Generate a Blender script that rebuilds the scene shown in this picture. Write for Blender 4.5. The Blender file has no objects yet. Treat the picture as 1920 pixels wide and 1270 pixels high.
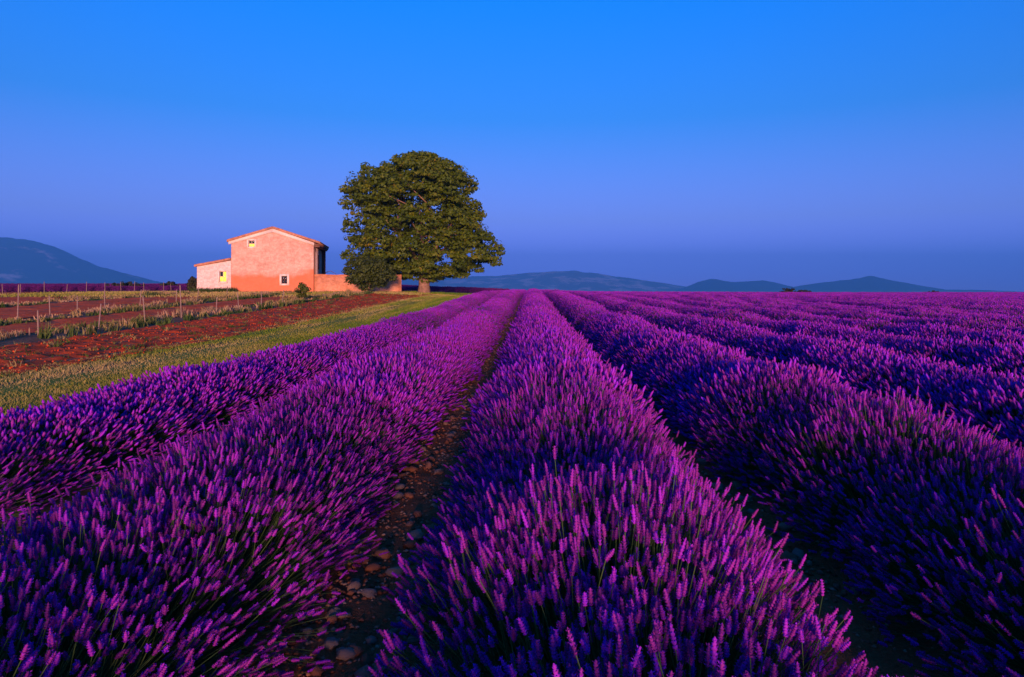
import bpy, math, random
import numpy as np
from mathutils import Matrix, Vector

random.seed(7)
R = np.random.default_rng(7)
scene = bpy.context.scene
col = scene.collection
rad = math.radians

# ------------------------------------------------------------------ camera
CAM_H = 1.35
cam_d = bpy.data.cameras.new('camera')
cam_d.sensor_width = 36.0
cam_d.lens = 24.0
cam_d.shift_x = -0.0182
cam_d.shift_y = -0.0479
cam_d.clip_start = 0.05
cam_d.clip_end = 40000
cam = bpy.data.objects.new('camera', cam_d)
cam.location = (0, 0, CAM_H)
cam.rotation_euler = (rad(90), 0, 0)
col.objects.link(cam)
scene.camera = cam

# ------------------------------------------------------------------ sky and sun
SUN_ELEV, SUN_AZ = 4.6, 173.8          # low evening sun behind the camera, a little to the right (compass degrees, +Y = 0)
world = bpy.data.worlds.new('World')
scene.world = world
world.use_nodes = True
wn, wl = world.node_tree.nodes, world.node_tree.links
wn.clear()
sky = wn.new('ShaderNodeTexSky')
sky.sky_type = 'NISHITA'
sky.sun_disc = False
sky.sun_elevation = rad(SUN_ELEV)
sky.sun_rotation = rad(SUN_AZ)
sky.altitude = 600
sky.air_density = 0.7
sky.dust_density = 0.0
sky.ozone_density = 8.0
hsv = wn.new('ShaderNodeHueSaturation')
hsv.inputs['Saturation'].default_value = 0.8
tint = wn.new('ShaderNodeMix')
tint.data_type = 'RGBA'
tint.blend_type = 'MULTIPLY'
tint.inputs[0].default_value = 1.0

# the evening sky: paler mauve-blue low down, pure blue higher up, the same all round
tc = wn.new('ShaderNodeTexCoord')
sx = wn.new('ShaderNodeSeparateXYZ')
wl.new(tc.outputs['Generated'], sx.inputs[0])
grad = wn.new('ShaderNodeValToRGB')
for _ in range(2): grad.color_ramp.elements.new(0.5)
for el, (p_, c_) in zip(grad.color_ramp.elements, ((0.0, (2.0, .95, 2.35)), (.10, (1.5, 1.16, 1.36)), (.24, (.3, 1.35, 1.6)), (.40, (.0, 1.65, 2.45)))):
    el.position, el.color = p_, (*c_, 1)
wl.new(sx.outputs['Z'], grad.inputs[0])
wl.new(grad.outputs[0], tint.inputs[7])
bg = wn.new('ShaderNodeBackground')
bg.inputs['Strength'].default_value = 0.15
wo = wn.new('ShaderNodeOutputWorld')
wl.new(sky.outputs[0], hsv.inputs['Color'])
wl.new(hsv.outputs[0], tint.inputs[6])
wl.new(tint.outputs[2], bg.inputs['Color'])
wl.new(bg.outputs[0], wo.inputs['Surface'])

sun_d = bpy.data.lights.new('sun', 'SUN')
sun_d.energy = 4.5
sun_d.angle = rad(8.0)          # the sun stands in thick evening haze: soft-edged shadows
sun_d.color = (1.0, 0.56, 0.42)
sun = bpy.data.objects.new('sun', sun_d)
az = rad(SUN_AZ)
to_sun = Vector((math.sin(az) * math.cos(rad(SUN_ELEV)), math.cos(az) * math.cos(rad(SUN_ELEV)), math.sin(rad(SUN_ELEV))))
sun.rotation_euler = to_sun.to_track_quat('Z', 'Y').to_euler()
sun.location = to_sun * 50
col.objects.link(sun)

scene.view_settings.view_transform = 'Standard'
scene.view_settings.look = 'None'
scene.view_settings.exposure = 0.52
scene.view_settings.gamma = 1.0
scene.cycles.max_bounces = 5
scene.cycles.diffuse_bounces = 3
scene.cycles.transparent_max_bounces = 8
scene.cycles.volume_bounces = 0

# ------------------------------------------------------------------ helpers
def mesh(name, V, faces, mats, mat_idx=None, attr=None, smooth=False):
    """V (n,3); faces: list of int arrays (m,3) or (m,4); attr: {name: (n,4) colours}."""
    me = bpy.data.meshes.new(name)
    V = np.asarray(V, np.float32)
    faces = [np.asarray(f, np.int32) for f in faces if len(f)]
    me.vertices.add(len(V))
    me.vertices.foreach_set('co', V.ravel())
    loops = np.concatenate([f.ravel() for f in faces])
    tot = np.concatenate([np.full(len(f), f.shape[1], np.int32) for f in faces])
    start = np.concatenate([[0], np.cumsum(tot)[:-1]]).astype(np.int32)
    me.loops.add(len(loops))
    me.loops.foreach_set('vertex_index', loops)
    me.polygons.add(len(tot))
    me.polygons.foreach_set('loop_start', start)
    me.polygons.foreach_set('loop_total', tot)
    for m in (mats if isinstance(mats, (list, tuple)) else [mats]):
        me.materials.append(m)
    if mat_idx is not None:
        me.polygons.foreach_set('material_index', np.asarray(mat_idx, np.int32))
    if smooth:
        me.polygons.foreach_set('use_smooth', np.ones(len(tot), bool))
    me.update(calc_edges=True)
    me.validate()
    for k, a in (attr or {}).items():
        at = me.attributes.new(k, 'FLOAT_COLOR', 'POINT')
        at.data.foreach_set('color', np.asarray(a, np.float32).ravel())
    return me

def obj(name, me, parent=None, loc=(0, 0, 0), rz=0.0, scale=None):
    o = bpy.data.objects.new(name, me)
    o.location = loc
    o.rotation_euler = (0, 0, rz)
    if scale is not None:
        o.scale = scale
    if parent is not None:
        o.parent = parent
    col.objects.link(o)
    return o

def tag(o, label=None, cat=None, group=None, kind=None):
    if label: o['label'] = label
    if cat: o['category'] = cat
    if group: o['group'] = group
    if kind: o['kind'] = kind
    return o

class MB:
    """collects pieces into one mesh"""
    def __init__(s): s.v, s.f3, s.f4, s.c, s.n = [], [], [], [], 0
    def add(s, V, F, c=None):
        V = np.asarray(V, float).reshape(-1, 3)
        F = np.asarray(F, int)
        (s.f3 if F.shape[1] == 3 else s.f4).append(F + s.n)
        s.v.append(V)
        if c is not None:
            s.c.append(np.broadcast_to(np.asarray(c, float), (len(V), 4)))
        s.n += len(V)
        return s
    def box(s, x0, x1, y0, y1, z0, z1):
        V = [(x, y, z) for z in (z0, z1) for y in (y0, y1) for x in (x0, x1)]
        return s.add(V, [(0, 2, 3, 1), (4, 5, 7, 6), (0, 1, 5, 4), (2, 6, 7, 3), (0, 4, 6, 2), (1, 3, 7, 5)])
    def prism(s, pts, y0, y1):
        """polygon in x-z (counter-clockwise seen from -y) extruded along y; convex"""
        n = len(pts)
        V = [(x, y0, z) for x, z in pts] + [(x, y1, z) for x, z in pts]
        s.add(V, [(i, n + i, n + (i + 1) % n, (i + 1) % n) for i in range(n)])
        b = s.n - 2 * n
        s.f3.append(np.array([(0, i, i + 1) for i in range(1, n - 1)]) + b)
        s.f3.append(np.array([(n, n + i + 1, n + i) for i in range(1, n - 1)]) + b)
        return s
    def tube(s, pts, radii, k=6, c=None):
        P = np.asarray(pts, float)
        n = len(P)
        T = np.gradient(P, axis=0)
        T /= np.linalg.norm(T, axis=1)[:, None] + 1e-9
        ref = np.array([0.31, 0.17, 0.93]) if abs(T[:, 2]).mean() < 0.8 else np.array([1.0, 0.1, 0.0])
        A = np.cross(T, ref); A /= np.linalg.norm(A, axis=1)[:, None]
        B = np.cross(T, A)
        th = np.linspace(0, 2 * np.pi, k, endpoint=False)
        V = P[:, None] + np.asarray(radii)[:, None, None] * (np.cos(th)[None, :, None] * A[:, None] + np.sin(th)[None, :, None] * B[:, None])
        F = [(i * k + j, i * k + (j + 1) % k, (i + 1) * k + (j + 1) % k, (i + 1) * k + j) for i in range(n - 1) for j in range(k)]
        s.add(V.reshape(-1, 3), F, c)
        b = s.n - k * n
        s.f3.append(np.array([(0, j + 1, j) for j in range(1, k - 1)]) + b)
        e = b + (n - 1) * k
        s.f3.append(np.array([(0, j, j + 1) for j in range(1, k - 1)]) + e)
        return s
    def mesh(s, name, mats, smooth=False):
        F = []
        if s.f3: F.append(np.concatenate(s.f3))
        if s.f4: F.append(np.concatenate(s.f4))
        a = {'tint': np.concatenate(s.c)} if s.c and sum(map(len, s.c)) == s.n else None
        return mesh(name, np.concatenate(s.v), F, mats, attr=a, smooth=smooth)

def hash2(ix, iy, seed=0):
    h = (ix.astype(np.int64) * 374761393 + iy.astype(np.int64) * 668265263 + seed * 974711) & 0x7fffffff
    h = ((h ^ (h >> 13)) * 1274126177) & 0x7fffffff
    return ((h ^ (h >> 16)) & 0xffff) / 65535.0
def vnoise(x, y, seed=0):
    x, y = np.asarray(x, float), np.asarray(y, float)
    ix, iy = np.floor(x), np.floor(y)
    fx, fy = x - ix, y - iy
    fx, fy = fx * fx * (3 - 2 * fx), fy * fy * (3 - 2 * fy)
    a, b = hash2(ix, iy, seed), hash2(ix + 1, iy, seed)
    c, d = hash2(ix, iy + 1, seed), hash2(ix + 1, iy + 1, seed)
    return (a * (1 - fx) + b * fx) * (1 - fy) + (c * (1 - fx) + d * fx) * fy
def fbm(x, y, o=4, seed=0):
    s, a, t = 0, 0.5, 0
    for i in range(o):
        s = s + a * vnoise(x * 2 ** i, y * 2 ** i, seed + i); t += a; a *= 0.5
    return s / t
def sstep(a, b, x):
    t = np.clip((np.asarray(x, float) - a) / (b - a), 0, 1)
    return t * t * (3 - 2 * t)

def ground_z(x, y):
    """the plateau: level near the camera, a slow rise towards the house, a shoulder beyond the fields"""
    x, y = np.asarray(x, float), np.asarray(y, float)
    A = np.interp(x, [-12, -3.5, 0, 12, 24, 60], [1.05, .68, .62, .28, .16, 0.0])
    h = A * sstep(10, 58, y)
    h = h + 0.75 * sstep(80, 140, y) * sstep(-14, -34, x)
    return h - 75 * sstep(172, 520, y)
def gz(x, y): return float(ground_z(x, y))

# ------------------------------------------------------------------ materials
def mat(name, rough=0.9, spec=0.2):
    m = bpy.data.materials.new(name)
    m.use_nodes = True
    nt = m.node_tree
    b = nt.nodes['Principled BSDF']
    b.inputs['Roughness'].default_value = rough
    b.inputs['Specular IOR Level'].default_value = spec
    return m, nt.nodes, nt.links, b
def noise(n, l, scale, detail=4, vec=None, rough=0.55):
    t = n.new('ShaderNodeTexNoise')
    t.inputs['Scale'].default_value = scale
    t.inputs['Detail'].default_value = detail
    t.inputs['Roughness'].default_value = rough
    if vec is not None: l.new(vec, t.inputs['Vector'])
    return t.outputs['Fac']
def ramp(n, l, fac, stops):
    r = n.new('ShaderNodeValToRGB')
    e = r.color_ramp.elements
    while len(e) < len(stops): e.new(0.5)
    for i, (p, c) in enumerate(stops):
        e[i].position = p
        e[i].color = (*c, 1)
    l.new(fac, r.inputs[0])
    return r.outputs['Color']
def mixc(n, l, fac, a, b, mode='MIX'):
    m = n.new('ShaderNodeMix')
    m.data_type = 'RGBA'
    m.blend_type = mode
    for sock, v in ((m.inputs[0], fac), (m.inputs[6], a), (m.inputs[7], b)):
        if isinstance(v, (int, float)): sock.default_value = v
        elif isinstance(v, tuple): sock.default_value = (*v, 1)
        else: l.new(v, sock)
    return m.outputs[2]
def bump(n, l, b, height, strength, dist):
    bp = n.new('ShaderNodeBump')
    bp.inputs['Strength'].default_value = strength
    bp.inputs['Distance'].default_value = dist
    l.new(height, bp.inputs['Height'])
    l.new(bp.outputs[0], b.inputs['Normal'])
def position(n): return n.new('ShaderNodeNewGeometry').outputs['Position']
def objcoord(n): return n.new('ShaderNodeTexCoord').outputs['Object']

def leafy(name, stops, rough=0.7, transl=0.25, spec=0.25):
    """foliage and flowers: colour from the 'tint' attribute's red channel (each leaf its own), some light through"""
    m, n, l, b = mat(name, rough, spec)
    a = n.new('ShaderNodeAttribute'); a.attribute_name = 'tint'
    sp = n.new('ShaderNodeSeparateColor'); l.new(a.outputs['Color'], sp.inputs[0])
    c = ramp(n, l, sp.outputs[0], stops)
    l.new(c, b.inputs['Base Color'])
    tr = n.new('ShaderNodeBsdfTranslucent'); l.new(c, tr.inputs[0])
    mx = n.new('ShaderNodeMixShader'); mx.inputs[0].default_value = transl
    l.new(b.outputs[0], mx.inputs[1]); l.new(tr.outputs[0], mx.inputs[2])
    l.new(mx.outputs[0], n['Material Output'].inputs['Surface'])
    return m

M = {}
M['flower'] = leafy('lavender_flower', [(0, (.12, .008, .15)), (.3, (.30, .021, .27)), (.6, (.38, .017, .53)), (1, (.34, .028, .90))], .75, .22)
M['flower_dark'] = leafy('dark_lavender_flower', [(0, (.05, .004, .06)), (.5, (.13, .008, .13)), (1, (.2, .02, .22))], .8, .15)  # darker purple heads for the strip behind the vineyard
M['stem'] = leafy('lavender_stem', [(0, (.02, .04, .008)), (.5, (.05, .095, .02)), (1, (.11, .16, .04))], .7, .15)
M['tree_leaf'] = leafy('tree_leaf', [(0, (.04, .065, .003)), (.5, (.08, .115, .005)), (.85, (.16, .165, .008)), (1, (.24, .14, .012))], .6, .3)
M['bush_leaf'] = leafy('bush_leaf', [(0, (.03, .045, .006)), (.6, (.065, .085, .010)), (1, (.13, .13, .018))], .6, .25)
M['far_leaf'] = leafy('far_leaf', [(0, (.02, .022, .008)), (1, (.06, .05, .018))], .8, .15)
M['grass'] = leafy('grass_blade', [(0, (.085, .16, .008)), (.35, (.17, .22, .014)), (.6, (.32, .28, .04)), (1, (.48, .33, .12))], .8, .25)
M['weed'] = leafy('weed_blade', [(0, (.03, .065, .010)), (.35, (.09, .12, .02)), (.6, (.28, .20, .06)), (1, (.48, .27, .15))], .8, .25)

def soil(name, stops, scale, bstr=.7, bdist=.04):
    m, n, l, b = mat(name, .95, .1)
    p = position(n)
    f = noise(n, l, scale, 6, p, .65)
    g = noise(n, l, scale * 9, 4, p, .7)
    c = mixc(n, l, .45, ramp(n, l, f, stops), ramp(n, l, g, stops))
    l.new(c, b.inputs['Base Color'])
    bump(n, l, b, g, bstr, bdist)
    return m
M['ground'] = soil('dry_field_soil', [(.3, (.13, .045, .02)), (.5, (.22, .09, .04)), (.7, (.30, .17, .08))], .5)
M['plough'] = soil('ploughed_red_soil', [(.3, (.38, .040, .008)), (.5, (.56, .068, .014)), (.75, (.64, .13, .035))], 1.3, .5, .04)
M['vine_soil'] = soil('vineyard_soil', [(.3, (.50, .055, .012)), (.5, (.64, .095, .022)), (.75, (.70, .2, .07))], .9, .6, .05)
M['path'] = soil('path_soil', [(.3, (.14, .035, .012)), (.5, (.27, .08, .03)), (.75, (.40, .15, .07))], 6)
M['verge'] = soil('verge_turf', [(.3, (.13, .15, .008)), (.5, (.20, .22, .014)), (.7, (.32, .27, .04))], .8)
def stone_mat():
    m, n, l, b = mat('field_stone', .85, .25)
    oi = n.new('ShaderNodeObjectInfo')
    c1 = ramp(n, l, oi.outputs['Random'], [(0, (.26, .08, .04)), (.5, (.36, .13, .075)), (.8, (.28, .19, .16)), (1, (.42, .22, .14))])
    f = noise(n, l, 26, 5, objcoord(n), .65)
    c = mixc(n, l, .55, c1, ramp(n, l, f, [(.3, (.35, .3, .28)), (.7, (1, 1, 1))]), 'MULTIPLY')
    l.new(c, b.inputs['Base Color'])
    bump(n, l, b, f, .5, .01)
    return m
M['stone'] = stone_mat()

def plaster(name, base_stops, patch=None):
    m, n, l, b = mat(name, .92, .15)
    p = objcoord(n)
    f = noise(n, l, 1.1, 6, p, .6)
    vor = n.new('ShaderNodeTexVoronoi'); vor.inputs['Scale'].default_value = 3.4
    vor.inputs['Randomness'].default_value = .9
    mp = n.new('ShaderNodeMapping'); mp.inputs['Scale'].default_value = (1, 1, 1.7)
    l.new(p, mp.inputs['Vector']); l.new(mp.outputs[0], vor.inputs['Vector'])
    st = ramp(n, l, vor.outputs['Distance'], [(0, (1, 1, 1)), (.45, (.95, .93, .92)), (.75, (.70, .66, .64))])
    c = mixc(n, l, .6, ramp(n, l, f, base_stops), st, 'MULTIPLY')
    fine = noise(n, l, 9, 5, p, .7)
    c = mixc(n, l, .5, c, ramp(n, l, fine, [(.32, (.42, .36, .33)), (.62, (1, 1, 1))]), 'MULTIPLY')
    if patch:
        sep = n.new('ShaderNodeSeparateXYZ'); l.new(p, sep.inputs[0])
        nz = noise(n, l, .9, 3, p)
        ad = n.new('ShaderNodeMath'); ad.operation = 'MULTIPLY_ADD'
        l.new(nz, ad.inputs[0]); ad.inputs[1].default_value = -1.3; l.new(sep.outputs['Z'], ad.inputs[2])
        # a low coat of ochre render, rising towards one corner
        xr = n.new('ShaderNodeMapRange'); xr.interpolation_type = 'SMOOTHSTEP'
        xr.inputs['From Min'].default_value = 1.4; xr.inputs['From Max'].default_value = 3.2
        xr.inputs['To Min'].default_value = 0; xr.inputs['To Max'].default_value = .5
        l.new(sep.outputs['X'], xr.inputs['Value'])
        sb = n.new('ShaderNodeMath'); sb.operation = 'SUBTRACT'
        l.new(ad.outputs[0], sb.inputs[0]); l.new(xr.outputs[0], sb.inputs[1])
        mr = n.new('ShaderNodeMapRange'); mr.interpolation_type = 'SMOOTHSTEP'
        mr.inputs['From Min'].default_value = patch[0] - .3; mr.inputs['From Max'].default_value = patch[0] + .3
        mr.inputs['To Min'].default_value = .85; mr.inputs['To Max'].default_value = 0
        l.new(sb.outputs[0], mr.inputs['Value'])
        c = mixc(n, l, mr.outputs[0], c, patch[1])
    l.new(c, b.inputs['Base Color'])
    bump(n, l, b, fine, .6, .03)
    return m
M['stonewall'] = plaster('rubble_wall_limewash', [(.3, (.56, .29, .20)), (.6, (.76, .43, .31))], (.95, (.58, .13, .045)))
M['limewash'] = plaster('pale_limewash', [(.3, (.76, .50, .42)), (.6, (.85, .58, .49))])
M['ochre'] = plaster('ochre_yard_render', [(.3, (.56, .19, .08)), (.6, (.72, .31, .16))])
def flat(name, c, rough=.7, spec=.3, var=.25, scale=6):
    m, n, l, b = mat(name, rough, spec)
    f = noise(n, l, scale, 5, objcoord(n), .6)
    k = 1 - var
    l.new(ramp(n, l, f, [(.3, tuple(v * k for v in c)), (.7, c)]), b.inputs['Base Color'])
    bump(n, l, b, f, .3, .01)
    return m
M['trim'] = flat('pale_trim', (.82, .62, .50))
M['tile'] = flat('clay_tile', (.58, .24, .13), .85, .15, .5, 4)
M['wood'] = flat('dark_timber', (.17, .075, .05), .8)
M['stake'] = flat('weathered_stake', (.29, .19, .15), .9, .1, .4, 14)
M['bark'] = flat('tree_bark', (.30, .17, .12), .95, .1, .6, 5)
M['glass'] = flat('dark_glass', (.02, .025, .04), .12, .5, .2)
def yellow_pane():
    m, n, l, b = mat('yellow_window_pane', .4)
    f = noise(n, l, 7, 2, objcoord(n))
    c = ramp(n, l, f, [(.3, (1.0, .55, .04)), (.7, (1.0, .80, .12))])
    l.new(c, b.inputs['Base Color']); l.new(c, b.inputs['Emission Color'])
    b.inputs['Emission Strength'].default_value = .4  # the pane surface itself is emissive, mottled yellow
    return m
M['yellow'] = yellow_pane()
def mountain_mat(name, green, rock, thr):
    m, n, l, b = mat(name, .95, .05)
    p = objcoord(n)
    f = noise(n, l, .0032, 7, p, .62)
    c = ramp(n, l, f, [(thr, green), (thr + .09, rock)])
    g = noise(n, l, .02, 4, p)
    c = mixc(n, l, .5, c, ramp(n, l, g, [(.3, (.45, .45, .45)), (.7, (1, 1, 1))]), 'MULTIPLY')
    l.new(c, b.inputs['Base Color'])
    bump(n, l, b, f, .5, 60)
    return m
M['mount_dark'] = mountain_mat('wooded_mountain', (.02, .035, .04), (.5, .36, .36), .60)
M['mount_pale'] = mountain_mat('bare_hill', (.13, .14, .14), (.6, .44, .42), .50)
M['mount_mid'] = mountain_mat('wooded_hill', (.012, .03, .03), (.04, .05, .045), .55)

# ------------------------------------------------------------------ ground
def axis(*segs):
    out = []
    for a, b, n in segs: out += list(np.linspace(a, b, n, endpoint=False))
    return np.array(out + [segs[-1][1]])
def sheet(name, xs, ys, m, lift=0.0, rough=None):
    X, Y = np.meshgrid(xs, ys)
    Z = ground_z(X, Y) + lift
    if rough is not None: Z = Z + rough(X, Y)
    nx, ny = len(xs), len(ys)
    i = np.arange(nx * ny).reshape(ny, nx)
    F = np.stack([i[:-1, :-1], i[:-1, 1:], i[1:, 1:], i[1:, :-1]], -1).reshape(-1, 4)
    o = obj(name, mesh(name, np.stack([X, Y, Z], -1).reshape(-1, 3), [F], m, smooth=True))
    o['kind'] = 'structure'
    return o
xs = axis((-11000, -1000, 10), (-1000, -140, 10), (-140, -40, 40), (-40, 40, 120), (40, 160, 50), (160, 1000, 10), (1000, 11000, 10))
ys = axis((-50, 0, 10), (0, 70, 100), (70, 200, 80), (200, 600, 40), (600, 12000, 24))
sheet('ground', xs, ys, M['ground'])
S, X0 = 1.89, 0.25                                     # spacing of the lavender rows, centre of the row ahead
def row_x(k): return X0 + S * k
path_l = sheet('dirt_path', np.linspace(row_x(0) - .945 - .5, row_x(0) - .945 + .5, 22), axis((1.2, 12, 240), (12, 165, 160)), M['path'], .012,
               lambda x, y: .018 * (fbm(x * 7, y * 7, 3, 3) - .4) - .03 * (np.abs(x - row_x(-.5)) > .47))
path_r = sheet('dirt_path', np.linspace(row_x(1) - .945 - .5, row_x(1) - .945 + .5, 22), axis((1.2, 12, 160), (12, 165, 160)), M['path'], .012,
               lambda x, y: .018 * (fbm(x * 7, y * 7, 3, 5) - .4) - .03 * (np.abs(x - row_x(.5)) > .47))
sheet('grass_verge', axis((-8.1, -4.2, 30)), axis((3, 20, 110), (20, 95, 150)), M['verge'], .012,
      lambda x, y: .03 * (fbm(x * 1.4, y * .5, 3, 11) - .5) + .02 * np.exp(-((x + 6.9) / .3) ** 2) - .015 * np.exp(-((x + 7.5) / .3) ** 2))
PL0, PL1 = -12.1, -8.0
sheet('ploughed_strip', np.linspace(PL0, PL1, 54), axis((6, 26, 250), (26, 62, 220)), M['plough'], .016,
      lambda x, y: .11 * (fbm(x * 5.0, y * 4.0, 4, 21) - .5) + .02 * np.sin(x * 9 + 2 * vnoise(x, y * .4, 5)))
for k, (a, b, y0, y1) in enumerate(((-17.2, -14.2, 10, 54), (-25.2, -19.0, 14, 54), (-60, -27.2, 24, 72))):
    sheet('vineyard_soil', np.linspace(a, b, int((b - a) / .2) + 2), np.linspace(y0, y1, int((y1 - y0) / .22)), M['vine_soil'], .014,
          lambda x, y: .12 * (fbm(x * 3.5, y * 2.6, 3, 31 + k) - .5))

# ------------------------------------------------------------------ mountains
def mountain(name, prof, dist, depth, m, seed, base=-76, z_lift=0.0):
    """prof: [(metres sideways per metre of distance, height per metre of distance above the eye)]"""
    px = np.array([p[0] for p in prof]) * dist
    pz = np.array([p[1] for p in prof]) * dist + CAM_H
    nx, ny = 240, 60
    xs = np.linspace(px[0], px[-1], nx)
    v = np.linspace(-1, 1, ny)
    X, Vv = np.meshgrid(xs, v)
    crest = np.interp(xs, px, pz)
    kern = np.ones(3) / 3
    crest = crest + (crest - base) * .07 * (fbm(xs / dist * 60 + seed, xs * 0 + seed, 4, seed + 3) - .5)
    crest = np.convolve(np.pad(crest, 1, mode='edge'), kern, 'valid')
    H = (crest - base)[None, :]
    shape = np.clip(1 - np.abs(Vv) ** 1.35, 0, 1)
    gul = fbm(X / dist * 26 + seed, Vv * 1.6 + seed, 5, seed)
    Z = base + H * shape * (1 - .55 * np.sqrt(np.abs(Vv)) * (gul - .15) * 1.2)
    Z = Z + 0.035 * H * (fbm(X / dist * 90, Vv * 6, 4, seed + 9) - .5)
    Z = np.maximum(Z, base)
    Y = dist + Vv * depth
    i = np.arange(nx * ny).reshape(ny, nx)
    F = np.stack([i[:-1, :-1], i[:-1, 1:], i[1:, 1:], i[1:, :-1]], -1).reshape(-1, 4)
    o = obj(name, mesh(name, np.stack([X, Y, Z], -1).reshape(-1, 3), [F], m, smooth=True))
    o['kind'] = 'structure'
    return o
def pr(pts): return [((x - 995) / 1280, (543 - y) / 1280) for x, y in pts]
mountain('mountain', pr([(-900, 545), (-500, 520), (-200, 470), (-60, 446), (0, 441), (40, 444), (90, 458), (140, 477), (175, 493), (230, 510), (300, 528), (360, 543), (420, 560)]), 7000, 1500, M['mount_dark'], 3)
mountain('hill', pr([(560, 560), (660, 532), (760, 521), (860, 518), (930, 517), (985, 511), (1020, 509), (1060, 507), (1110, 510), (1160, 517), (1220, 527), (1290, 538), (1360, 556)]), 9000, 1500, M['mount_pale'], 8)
mountain('hill', pr([(1220, 556), (1280, 540), (1310, 528), (1335, 522), (1370, 528), (1430, 525), (1455, 530), (1500, 541), (1560, 556)]), 8200, 900, M['mount_mid'], 14)
mountain('hill', pr([(1420, 556), (1480, 538), (1540, 529), (1600, 522), (1633, 516), (1670, 524), (1720, 534), (1770, 543), (1800, 543), (1850, 544), (1960, 549), (2100, 560)]), 7400, 900, M['mount_mid'], 19)

# ------------------------------------------------------------------ lavender
def unit(v): return v / (np.linalg.norm(v, axis=-1, keepdims=True) + 1e-9)
def frames(d):
    ref = np.where(np.abs(d[:, 2:3]) > .9, np.array([[1., .1, 0]]), np.array([[0, 0, 1.]]))
    a = unit(np.cross(d, ref))
    return a, np.cross(d, a)

def spikes(n, length, g, half_w=.705, top=.62):
    """stem roots, stem ends, head directions of n flower spikes spread over a dome of a plant"""
    th = g.uniform(-1.5, 1.5, n) * .93 + g.normal(0, .08, n)
    tuft = g.integers(0, 22, n)                          # most stems stand in tufts that fan out from one crown
    tth, tph, tln = g.uniform(-1.42, 1.42, 22), g.uniform(-.5, .5, 22), g.uniform(.93, 1.07, 22)
    inside = g.uniform(0, 1, n) < .62
    th = np.where(inside, tth[tuft] + g.normal(0, .15, n), th)
    root = np.stack([g.normal(0, .07, n), g.uniform(-.5, .5, n) * length * .8, g.uniform(0, .08, n)], 1)
    r = 1 / np.sqrt((np.sin(th) / half_w) ** 2 + (np.cos(th) / top) ** 2)
    r = r * (1.02 + g.normal(0, .045, n) - .14 * g.uniform(0, 1, n) ** 2) - .02
    ph = g.normal(0, .30, n) + root[:, 1] / length * .5
    root[:, 1] = np.where(inside, tph[tuft] * length * .75 + g.normal(0, .05, n), root[:, 1])
    ph = np.where(inside, tph[tuft] * .55 + g.normal(0, .16, n), ph)
    r = np.where(inside, r * tln[tuft], r)
    d = unit(np.stack([np.sin(th) * np.cos(ph), np.sin(ph), np.cos(th) * np.cos(ph)], 1))
    end = root * np.array([.5, 1, 1]) + d * r[:, None]
    end[:, 2] = np.maximum(end[:, 2], .03 + g.uniform(0, .06, n))
    root[:, 0] += end[:, 0] * .42
    hd = unit(unit(end - root) + np.array([0, 0, .22]) + g.normal(0, .15, (n, 3)))
    return root, end, hd

def stems_geo(root, end, hd, g, rad_, segs=3, sides=3, tint=None):
    n = len(root)
    mid = root * .45 + end * .55 - hd * .02 + np.array([0, 0, .015])
    t = np.linspace(.3, 1, segs + 1)
    P = ((1 - t)[None, :, None] ** 2) * root[:, None] + (2 * t * (1 - t))[None, :, None] * mid[:, None] + (t ** 2)[None, :, None] * end[:, None]
    a, b = frames(unit(end - root))
    th = np.arange(sides) * 2 * np.pi / sides
    ring = np.cos(th)[None, :, None] * a[:, None] + np.sin(th)[None, :, None] * b[:, None]
    V = P[:, :, None] + rad_ * ring[:, None]
    V = V.reshape(-1, 3)
    base = (np.arange(n) * (segs + 1) * sides)[:, None, None, None]
    s = np.arange(segs)[None, :, None, None] * sides
    j = np.arange(sides)[None, None, :, None]
    j2 = (j + 1) % sides
    F = np.concatenate([base + s + j, base + s + j2, base + s + sides + j2, base + s + sides + j], -1).reshape(-1, 4)
    c = np.repeat(g.uniform(.2, 1, n), (segs + 1) * sides)
    return V, F, np.stack([c, c, c, np.ones_like(c)], 1)

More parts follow.
